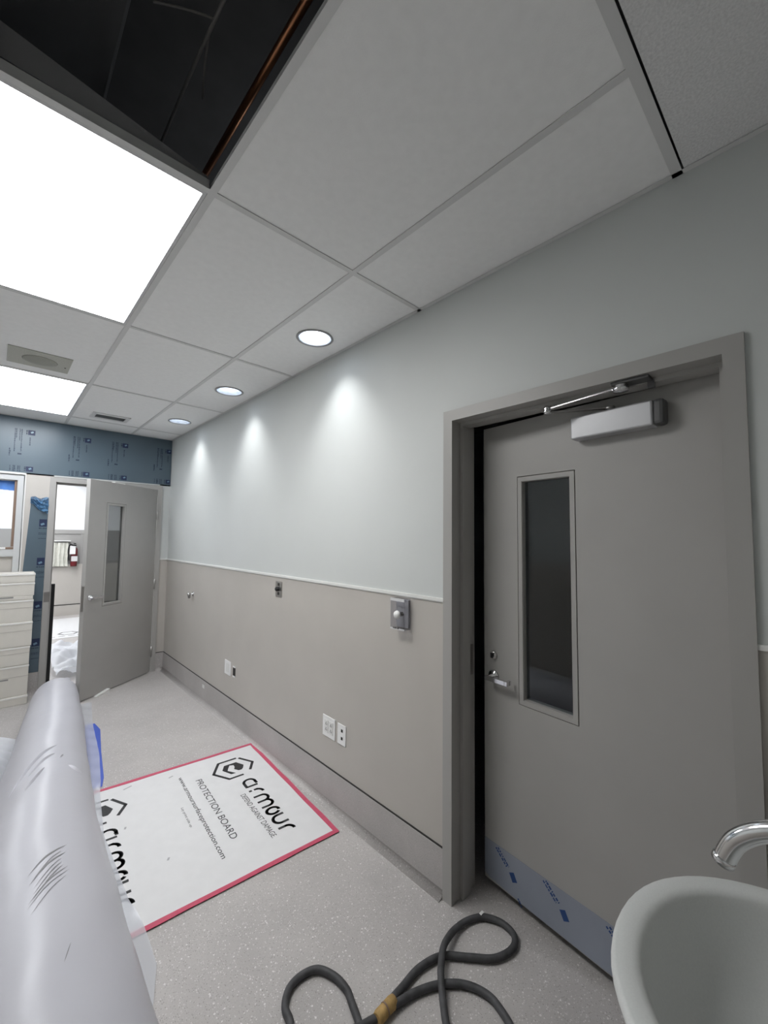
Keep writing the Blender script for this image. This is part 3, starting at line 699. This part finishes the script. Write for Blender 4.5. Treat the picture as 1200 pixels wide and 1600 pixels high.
for y in (2.062, 2.110):
    o = bx('receptacle', (-.0075, -.0049, y, y+.038, .408, .482), 'rail', t, bev=.001)
    for z in (.420, .452):
        for dy in (.010, .022): bx('socket_slot', (-.0082, -.0074, y+dy, y+dy+.0035, z, z+.011), 'gap', o)
        bx('socket_slot', (-.0082, -.0074, y+.015, y+.021, z+.014, z+.018), 'gap', o)
t = wplate('data_outlet', 1.94, 2.018, .386, .500, 'white', 'white data plate with two dark jacks beside the double outlet', 'data outlet')
for z in (.415, .458): bx('jack', (-.0062, -.0049, 1.967, 1.983, z, z+.016), 'gap', t)
bx('base_plug_plate', (-.0095, -.0062, 4.11, 4.16, .138, .168), 'rail', label='tiny white plate on the coved base below the open wall box', cat='plate', bev=.001)
# ================================================================== PROTECTION BOARD ON THE FLOOR
BA = Vector((-.02, 3.077, 0)); ebx = Vector((-.0685, -.99765, 0)); nbx = Vector((-.99765, .0685, 0))
BT = frame_T(BA, ebx, -nbx, (0, 0, 1))     # local x = s (reading direction), y = -t (towards wall), z up
pb = thing('protection_board', BT @ Vector((.6, -.75, 0)), 'white printed protection board edged with red tape on the floor', 'board')
bm = B(); box(bm, 0, 1.2, -1.5, 0, .0005, .005, T=BT); obj('board_sheet', bm, 'board', pb)
def wob_strip(bm, a, b, w, z0, z1, seed):
    rr = random.Random(seed); a, b = Vector((*a, 0)), Vector((*b, 0)); d = (b-a).normalized(); p = Vector((-d.y, d.x, 0)); n = 14; L, U = [], []
    for i in range(n+1):
        c = a+(b-a)*i/n; j0, j1 = rr.uniform(-.0015, .0015), rr.uniform(-.002, .002)
        L.append([bm.verts.new(BT @ (c+p*(-w/2+j0)+Vector((0, 0, z)))) for z in (z0, z1)]); U.append([bm.verts.new(BT @ (c+p*(w/2+j1)+Vector((0, 0, z)))) for z in (z0, z1)])
    for i in range(n):
        bm.faces.new((L[i][1], L[i+1][1], U[i+1][1], U[i][1])); bm.faces.new((L[i][0], L[i][1], L[i+1][1], L[i+1][0])); bm.faces.new((U[i][0], U[i+1][0], U[i+1][1], U[i][1]))
for i, (a, b) in enumerate((((-.012, -.003), (1.212, -.003)), ((1.201, .008), (1.201, -1.5)), ((.002, .008), (.002, -1.5)))):
    bm = B(); wob_strip(bm, a, b, .026, .0052, .0062+.0004*i, i+2); obj('tape_strip', bm, 'redtape', pb)
ZT = .0054
def flat(bm, poly):
    f = bm.faces.new([bm.verts.new(BT @ Vector((s, -t, ZT))) for s, t in poly])
    if f.normal.z < 0: f.normal_flip()
def stroke(bm, pts, w):
    P = [Vector((a, b)) for a, b in pts]; n = len(P)
    for i in range(n-1):
        a, b = P[i], P[i+1]; d = (b-a).normalized(); p = Vector((-d.y, d.x))*w/2; ext = d*w*.22
        a2 = a-ext if i else a; b2 = b+ext if i < n-2 else b
        flat(bm, [tuple(a2-p), tuple(b2-p), tuple(b2+p), tuple(a2+p)])
def arc(cx, cy, rx, ry, a0, a1, n=10): return [(cx+rx*math.cos(math.radians(a0+(a1-a0)*k/n)), cy+ry*math.sin(math.radians(a0+(a1-a0)*k/n))) for k in range(n+1)]
def text(name, body, s0, s1, t0, t1, bold=0):
    """text from s0 to s1; t0 baseline side (larger t), t1 top side"""
    c = bpy.data.curves.new(name, 'FONT'); c.body = body; c.offset = bold; o = bpy.data.objects.new(name, c); COL.objects.link(o)
    bpy.context.view_layer.update()
    me = bpy.data.meshes.new_from_object(o); bpy.data.objects.remove(o)
    xs = [v.co.x for v in me.vertices]; ys = [v.co.y for v in me.vertices]
    bm = B(); bm.from_mesh(me); bpy.data.meshes.remove(me)
    for v in bm.verts:
        s = s0+(v.co.x-min(xs))/(max(xs)-min(xs))*(s1-s0); t = t0+(v.co.y-min(ys))/(max(ys)-min(ys))*(t1-t0)
        v.co = BT @ Vector((s, -t, ZT))
    for f_ in bm.faces:
        if f_.normal.z < 0: f_.normal_flip()
    return obj(name, bm, 'ink', pb, kind='stuff')
for rep, dt in enumerate((0, .764)):
    bm = B(); W_ = .018
    v = [(.25, .092+dt), (.365, .158+dt), (.365, .29+dt), (.25, .356+dt), (.134, .29+dt), (.134, .158+dt)]
    stroke(bm, [(.335, .141+dt), v[0], (.142, .152+dt)], W_); stroke(bm, [(.134, .166+dt), v[4], v[3], v[2], (.365, .197+dt)], W_)
    obj('logo_outline', bm, 'ink', pb)
    bm = B()
    flat(bm, [(.186, .186+dt), (.25, .155+dt), (.285, .172+dt), (.30, .186+dt), (.298, .206+dt), (.265, .226+dt), (.241, .214+dt), (.215, .212+dt)])
    flat(bm, [(.186, .186+dt), (.215, .212+dt), (.202, .236+dt), (.236, .256+dt), (.24, .296+dt), (.186, .268+dt)])
    flat(bm, [(.24, .296+dt), (.236, .256+dt), (.262, .268+dt), (.318, .232+dt), (.316, .262+dt)])
    obj('logo_core', bm, 'ink', pb)
    b_, t_ = .236+dt, .166+dt; w_ = .0175; mid = (b_+t_)/2; rx = .034
    def word(name, segs):
        bm = B()
        for sg in segs: stroke(bm, sg, w_)
        obj(name, bm, 'ink', pb, kind='stuff')
    ry = (b_-t_)/2
    # a: bowl and stem
    word('letter_print', [arc(.478, mid, .036, ry, 300, 90, 12)[::1] + [(.478, b_)], [(.478, b_), (.53, b_)], [(.524, t_+.0), (.524, b_)], [(.478, t_), (.51, t_)]])
    # r
    word('letter_print', [[(.575, t_+.02), (.575, b_-.025)], [(.575, b_-.012), (.575, b_+.006)], arc(.612, t_+.034, .037, .034, 180, 275, 8)])
    # m
    word('letter_print', [[(.650, b_+.006), (.650, t_+.03)] + arc(.681, t_+.03, .031, .03, 180, 360, 12) + [(.712, b_+.006)], arc(.743, t_+.03, .031, .03, 205, 360, 12) + [(.774, b_+.006)]])
    # o
    word('letter_print', [arc(.832, mid, .030, ry, 285, -55, 24)])
    # u
    word('letter_print', [[(.885, t_-.004), (.885, mid)] + arc(.921, b_-.034, .036, .034, 180, 0, 12) + [(.957, t_-.004)]])
    # r
    word('letter_print', [[(.995, b_+.006), (.995, t_+.03)] + arc(1.032, t_+.034, .037, .034, 180, 275, 8)])
    text('tagline_print', 'DEFEND AGAINST DAMAGE.', .578, 1.04, .298+dt, .267+dt)
    text('title_print', 'PROTECTION BOARD', .25, .918, .470+dt, .432+dt)
    text('web_print', 'www.armoursurfaceprotection.com', .150, 1.023, .560+dt, .524+dt, .004)
    text('note_print', 'Lay print side up', .485, .690, .616+dt, .598+dt)
# small scuffs on the board
for s, t, l, a in ((.06, .80, .05, 1.2), (.47, .885, .02, .3), (.10, .57, .03, 1.2), (.85, .75, .02, .5)):
    bm = B(); stroke(bm, [(s, t), (s+l*math.cos(a), t+l*math.sin(a))], .010); obj('scuff', bm, 'housing', pb)
# ================================================================== INFLATED POLY TUBE
cp = [(-.25, -1.41, .235), (.5, -1.405, .235), (1.3, -1.388, .232), (2.0, -1.36, .222), (2.6, -1.310, .206), (3.3, -1.228, .187), (3.9, -1.158, .175), (4.45, -1.103, .160), (4.7, -1.075, .150), (4.9, -1.05, .13), (5.08, -1.022, .095), (5.3, -.975, .055), (5.55, -.91, .035)]
def tube_at(y):
    for a, b in zip(cp, cp[1:]):
        if a[0] <= y <= b[0]:
            i = cp.index(a); p0 = cp[max(i-1, 0)]; p3 = cp[min(i+2, len(cp)-1)]; t = (y-a[0])/(b[0]-a[0])
            def h_(k): 
                m1 = (b[k]-p0[k])/(b[0]-p0[0])*(b[0]-a[0]); m2 = (p3[k]-a[k])/(p3[0]-a[0])*(b[0]-a[0])
                return (2*t**3-3*t*t+1)*a[k]+(t**3-2*t*t+t)*m1+(-2*t**3+3*t*t)*b[k]+(t**3-t*t)*m2
            return h_(1), h_(2)
def tsurf(y, th, off=0):
    """th: angle from the right (+x) over the top; film flattened where it rests on the floor"""
    x, r = tube_at(y); r_ = r*(1+.012*math.sin(3*th+y*1.3)+.010*math.sin(7*y+2*th)+.006*math.sin(17*y+5*th))+off
    z = .012+r*.96+r_*math.sin(th)
    return Vector((x+r_*1.06*math.cos(th), y, max(z, .0098)))
pt = thing('poly_tube', (-1.3, 2.8, 0), 'long milky inflated plastic duct tube lying along the floor through the far doorway', 'plastic tube')
bm = B(); n, sg = 200, 56; ring = []
for i in range(n+1):
    y = cp[0][0]+(cp[-1][0]-cp[0][0])*i/n
    ring.append([bm.verts.new(tsurf(y, 2*PI*k/sg)) for k in range(sg)])
for a, b in zip(ring, ring[1:]):
    for k in range(sg): bm.faces.new((a[k], a[(k+1)%sg], b[(k+1)%sg], b[k])).smooth = True
bm.faces.new(ring[0]); bm.faces.new(ring[-1][::-1])
obj('tube_film', bm, 'tube', pt)
# flat welded edge lying on the floor at the tube's right
se = [(1.58, -1.075), (1.75, -1.018), (1.95, -1.012), (2.14, -1.03), (2.67, -1.035), (3.1, -.985), (3.25, -.958), (3.66, -.904), (4.3, -.855), (4.8, -.79)]
bm = B(); rows = []; N = 150
for i in range(N+1):
    y = se[0][0]+(se[-1][0]-se[0][0])*i/N
    for a, b in zip(se, se[1:]):
        if a[0] <= y <= b[0]+1e-9: xo = a[1]+(b[1]-a[1])*(y-a[0])/(b[0]-a[0]); break
    xc, r = tube_at(y); xi = xc+r*.55
    rows.append([bm.verts.new((xi+(xo-xi)*q/8, y, .0125+.002*math.sin(37*y+q)+(.006*max(0, nz(y*6, q*.5, 1.5)))*(q/8)+(.02*(1-q/8) if q < 5 else 0))) for q in range(9)])
for a, b in zip(rows, rows[1:]):
    for q in range(8): bm.faces.new((a[q], a[q+1], b[q+1], b[q])).smooth = True
obj('flat_edge', bm, 'skirt', pt, label='clear flat welded edge of the tube')
# scuffs and creases that follow the film
def scuff(pts, w, m, off=.0012):
    P = spline([(p[0], p[1], 0) for p in pts], 8); bm = B(); L, U = [], []
    for i, p in enumerate(P):
        k = math.sin(PI*min(max(i/(len(P)-1), .02), .98))
        L.append(bm.verts.new(tsurf(p.x-w*k/2, p.y, off))); U.append(bm.verts.new(tsurf(p.x+w*k/2, p.y, off)))
    for i in range(len(P)-1): bm.faces.new((L[i], L[i+1], U[i+1], U[i]))
    obj('scuff_mark', bm, m, pt)
def fold(pts, w, h):
    P = spline([(p[0], p[1], 0) for p in pts], 8); bm = B(); rows = []
    for i, p in enumerate(P):
        k = math.sin(PI*min(max(i/(len(P)-1), .02), .98))
        rows.append([bm.verts.new(tsurf(p.x+w*k*a, p.y, .0006+h*k*b)) for a, b in ((-.5, 0), (-.12, .7), (0, 1), (.2, .6), (.5, 0))])
    for a, b in zip(rows, rows[1:]):
        for q in range(4): bm.faces.new((a[q], a[q+1], b[q+1], b[q])).smooth = True
    obj('fold', bm, 'tube', pt)
fold([(2.62, 2.15), (2.80, 1.92), (2.96, 1.66), (3.05, 1.36)], .05, .014); fold([(2.72, 1.85), (2.86, 1.62), (2.93, 1.38)], .04, .010)
fold([(2.70, .72), (2.72, .95), (2.75, 1.10)], .04, .010); fold([(2.56, 1.85), (2.66, 1.7), (2.76, 1.56)], .05, .014); fold([(2.9, 1.2), (2.86, 1.3)], .04, .008)
for i in range(9):
    j = random.uniform(-.05, .05); scuff([(1.66+.024*i+j*.2, 1.68+j), (1.74+.024*i, 1.48+j), (1.80+.022*i+j*.3, 1.24-j*1.5)], random.uniform(.004, .012), 'scuff')
scuff([(1.42, 1.40), (1.48, 1.32)], .008, 'scuff')
bm = B(); yy = [4.28, 4.12, 3.7, 3.3, 3.19]; xo = [-.845, -.838, -.897, -.945, -.963]
a = [bm.verts.new((x-.10, y, .0012)) for x, y in zip(xo, yy)]; b = [bm.verts.new((x+.004, y, .0012)) for x, y in zip(xo, yy)]
a2 = [bm.verts.new((x-.10, y, .0035)) for x, y in zip(xo, yy)]; b2 = [bm.verts.new((x+.012*(.3 if i in (0, 4) else 1), y, .0035)) for i, (x, y) in enumerate(zip(xo, yy))]
for i in range(4): bm.faces.new((a2[i], b2[i], b2[i+1], a2[i+1])); bm.faces.new((b[i], b2[i], b2[i+1], b[i+1]))
obj('blue_tape', bm, 'bluetape', label='strip of blue tape on the floor under the plastic tube edge', cat='tape')
sheet('crinkled_film', lambda u, v: (-1.8*(1-u)+u*(tube_at(3.05+1.15*v)[0]-tube_at(3.05+1.15*v)[1]*1.06-.02), 3.05+1.15*v, .03+.18*math.sin(PI*min(1, u*.9+.1))*(.75+.25*math.cos(3*v))+.020*math.sin(v*62+3*u)*(.4+.6*u)), 20, 170, 'pile', label='crinkled white plastic film heaped left of the milky tube', cat='plastic film')
# ================================================================== RUBBER CORD
cd = thing('power_cord', (-.4, 1.05, 0), 'thick dusty black rubber cord looped on the floor with a tan taped joint', 'cord')
def cable(pts, r=.0125, zf=None):
    P = spline(pts, 10); bm = B(); tube(bm, P, r, 12); return obj('cable', bm, 'rubber', cd)
z = .0135
cable([(-.93, 1.05, z), (-.83, 1.15, z), (-.757, 1.245, z), (-.744, 1.303, z), (-.705, 1.346, z), (-.647, 1.356, z), (-.592, 1.334, z), (-.562, 1.273, z), (-.557, 1.211, z), (-.57, 1.163, z), (-.60, 1.08, z), (-.66, 1.0, z), (-.70, .96, z), (-.72, .99, z), (-.69, 1.06, .02), (-.64, 1.09, .03), (-.595, 1.085, .022), (-.535, 1.072, z+.004)])
cable([(-.47, 1.077, .02), (-.407, 1.084, z), (-.317, 1.088, z), (-.221, 1.061, z), (-.149, .99, z), (-.081, .922, z), (-.001, .895, z), (.055, .915, z), (.07, .976, z), (.038, 1.044, z), (-.023, 1.08, z), (-.10, 1.088, .02), (-.170, 1.074, .034), (-.215, 1.058, .0385), (-.256, 1.033, .034), (-.30, .999, .0375), (-.352, .945, .018), (-.395, .89, z), (-.43, .80, z), (-.45, .68, z)])
cable([(-.47, 1.060, .018), (-.399, 1.046, z), (-.325, 1.014, z), (-.263, .969, z), (-.224, .917, z), (-.207, .861, z), (-.215, .811, z), (-.24, .75, z), (-.30, .66, z)])
bm = B(); ax = [Vector((-.545, 1.066, .021)), Vector((-.535, 1.067, .021)), Vector((-.505, 1.068, .022)), Vector((-.475, 1.069, .021)), Vector((-.462, 1.070, .021))]
tube(bm, ax, [.017, .0205, .0195, .0205, .017], 14); obj('taped_joint', bm, 'yellow', cd, label='tan taped joint')
bm = B(); tube(bm, [(-.508, 1.068, .0225), (-.503, 1.068, .0225)], .0206, 14); obj('joint_band', bm, 'wood', cd)
bm = B(); box(bm, .0305, .052, 1.045, 1.056, .0225, .0268, bev=.001, T=Matrix.Translation((-.006, .004, 0))); obj('cable_tag', bm, 'white', cd, label='tiny white label on cord')
# ================================================================== SINK AND FAUCET
cx, cy = -.655, -.01
sk = thing('sink', (cx, cy, 0), 'white round-fronted wash basin in front of the ajar door', 'sink')
def ringpts(a, bf, bb, z, n=64, sq=2.0):
    out = []
    for k in range(n):
        t = 2*PI*k/n; c, s = math.cos(t), math.sin(t)
        p = 2.15 if s > 0 else 3.2
        out.append((cx+a*math.copysign(abs(c)**(2/p), c), cy+(bf if s > 0 else bb)*math.copysign(abs(s)**(2/p), s), z))
    return out
prof = [(.10, .10, .16, .62), (.16, .17, .30, .64), (.23, .24, .38, .73), (.264, .274, .408, .83), (.278, .291, .409, .88), (.2825, .2985, .4095, .900), (.281, .2975, .4095, .909), (.274, .291, .408, .913), (.252, .268, .345, .913), (.243, .259, .28, .911), (.2385, .2545, .272, .905), (.235, .251, .266, .89), (.222, .238, .25, .845), (.196, .21, .215, .80), (.14, .15, .16, .768), (.06, .06, .07, .757), (.022, .022, .022, .755)]
bm = B(); R_ = [[bm.verts.new(p) for p in ringpts(a, b, c, z)] for a, b, c, z in prof]
for a, b in zip(R_, R_[1:]):
    for k in range(64): bm.faces.new((a[k], a[(k+1)%64], b[(k+1)%64], b[k])).smooth = True
bm.faces.new(R_[0][::-1]); bm.faces.new(R_[-1]); obj('basin', bm, 'ceramic', sk)
bm = B(); rs = [[bm.verts.new((cx+a*math.cos(2*PI*k/32), cy-.06+a*.9*math.sin(2*PI*k/32), z)) for k in range(32)] for a, z in ((.11, 0), (.10, .1), (.085, .4), (.10, .625))]
for a, b in zip(rs, rs[1:]):
    for k in range(32): bm.faces.new((a[k], a[(k+1)%32], b[(k+1)%32], b[k])).smooth = True
bm.faces.new(rs[0][::-1]); bm.faces.new(rs[-1]); obj('pedestal', bm, 'ceramic', sk)
bm = B(); lathe(bm, [(0, .759), (.024, .759), (.024, .756), (0, .756)], Matrix.Translation((cx, cy, 0)), 20); obj('drain', bm, 'chrome', sk)
fx = -.62
fc = thing('faucet', (fx, -.30, .913), 'chrome gooseneck faucet over the white basin', 'faucet')
bm = B(); tube(bm, spline([(fx, -.30, .92), (fx, -.30, 1.02), (fx, -.27, 1.10), (fx, -.19, 1.145), (fx, -.08, 1.155), (fx, .03, 1.150), (fx, .085, 1.132), (fx, .122, 1.100), (fx, .140, 1.062)], 8), .0155, 20); obj('spout', bm, 'chrome', fc)
bm = B(); tube(bm, [(fx, .1385, 1.066), (fx, .1425, 1.056)], .0165, 20); obj('aerator', bm, 'chrome', fc)
bm = B(); lathe(bm, [(0, .9132), (.032, .9132), (.032, .917), (.024, .918), (.022, .94), (0, .942)], Matrix.Translation((fx, -.30, 0)), 24); obj('base', bm, 'chrome', fc)
# ================================================================== LEFT SIDE OF THE ROOM (seen mirrored in the door glass)
bm = B(); y0, y1 = 3.2, 4.15
for q in ((y0, y0+.05, .9, 2.1), (y1-.05, y1, .9, 2.1), (y0+.05, y1-.05, .9, .95), (y0+.05, y1-.05, 2.05, 2.1)): box(bm, XL, XL+.03, *q)
w2 = obj('window_2', bm, 'lgframe', kind='structure', label='light grey window frame on the left wall')
bx('pane', (XL+.004, XL+.008, y0+.05, y1-.05, .95, 2.05), 'pane', w2)
bx('blue_tape', (-2.65, -1.95, 2.42, 2.47, .0005, .0015), 'bluetape', label='long straight strip of blue tape across the floor by the left wall', cat='tape')
bx('floor_board', (-2.68, -1.95, 2.75, 3.9, .0005, .005), 'board', label='plain white protection board on the floor by the left wall', cat='board')
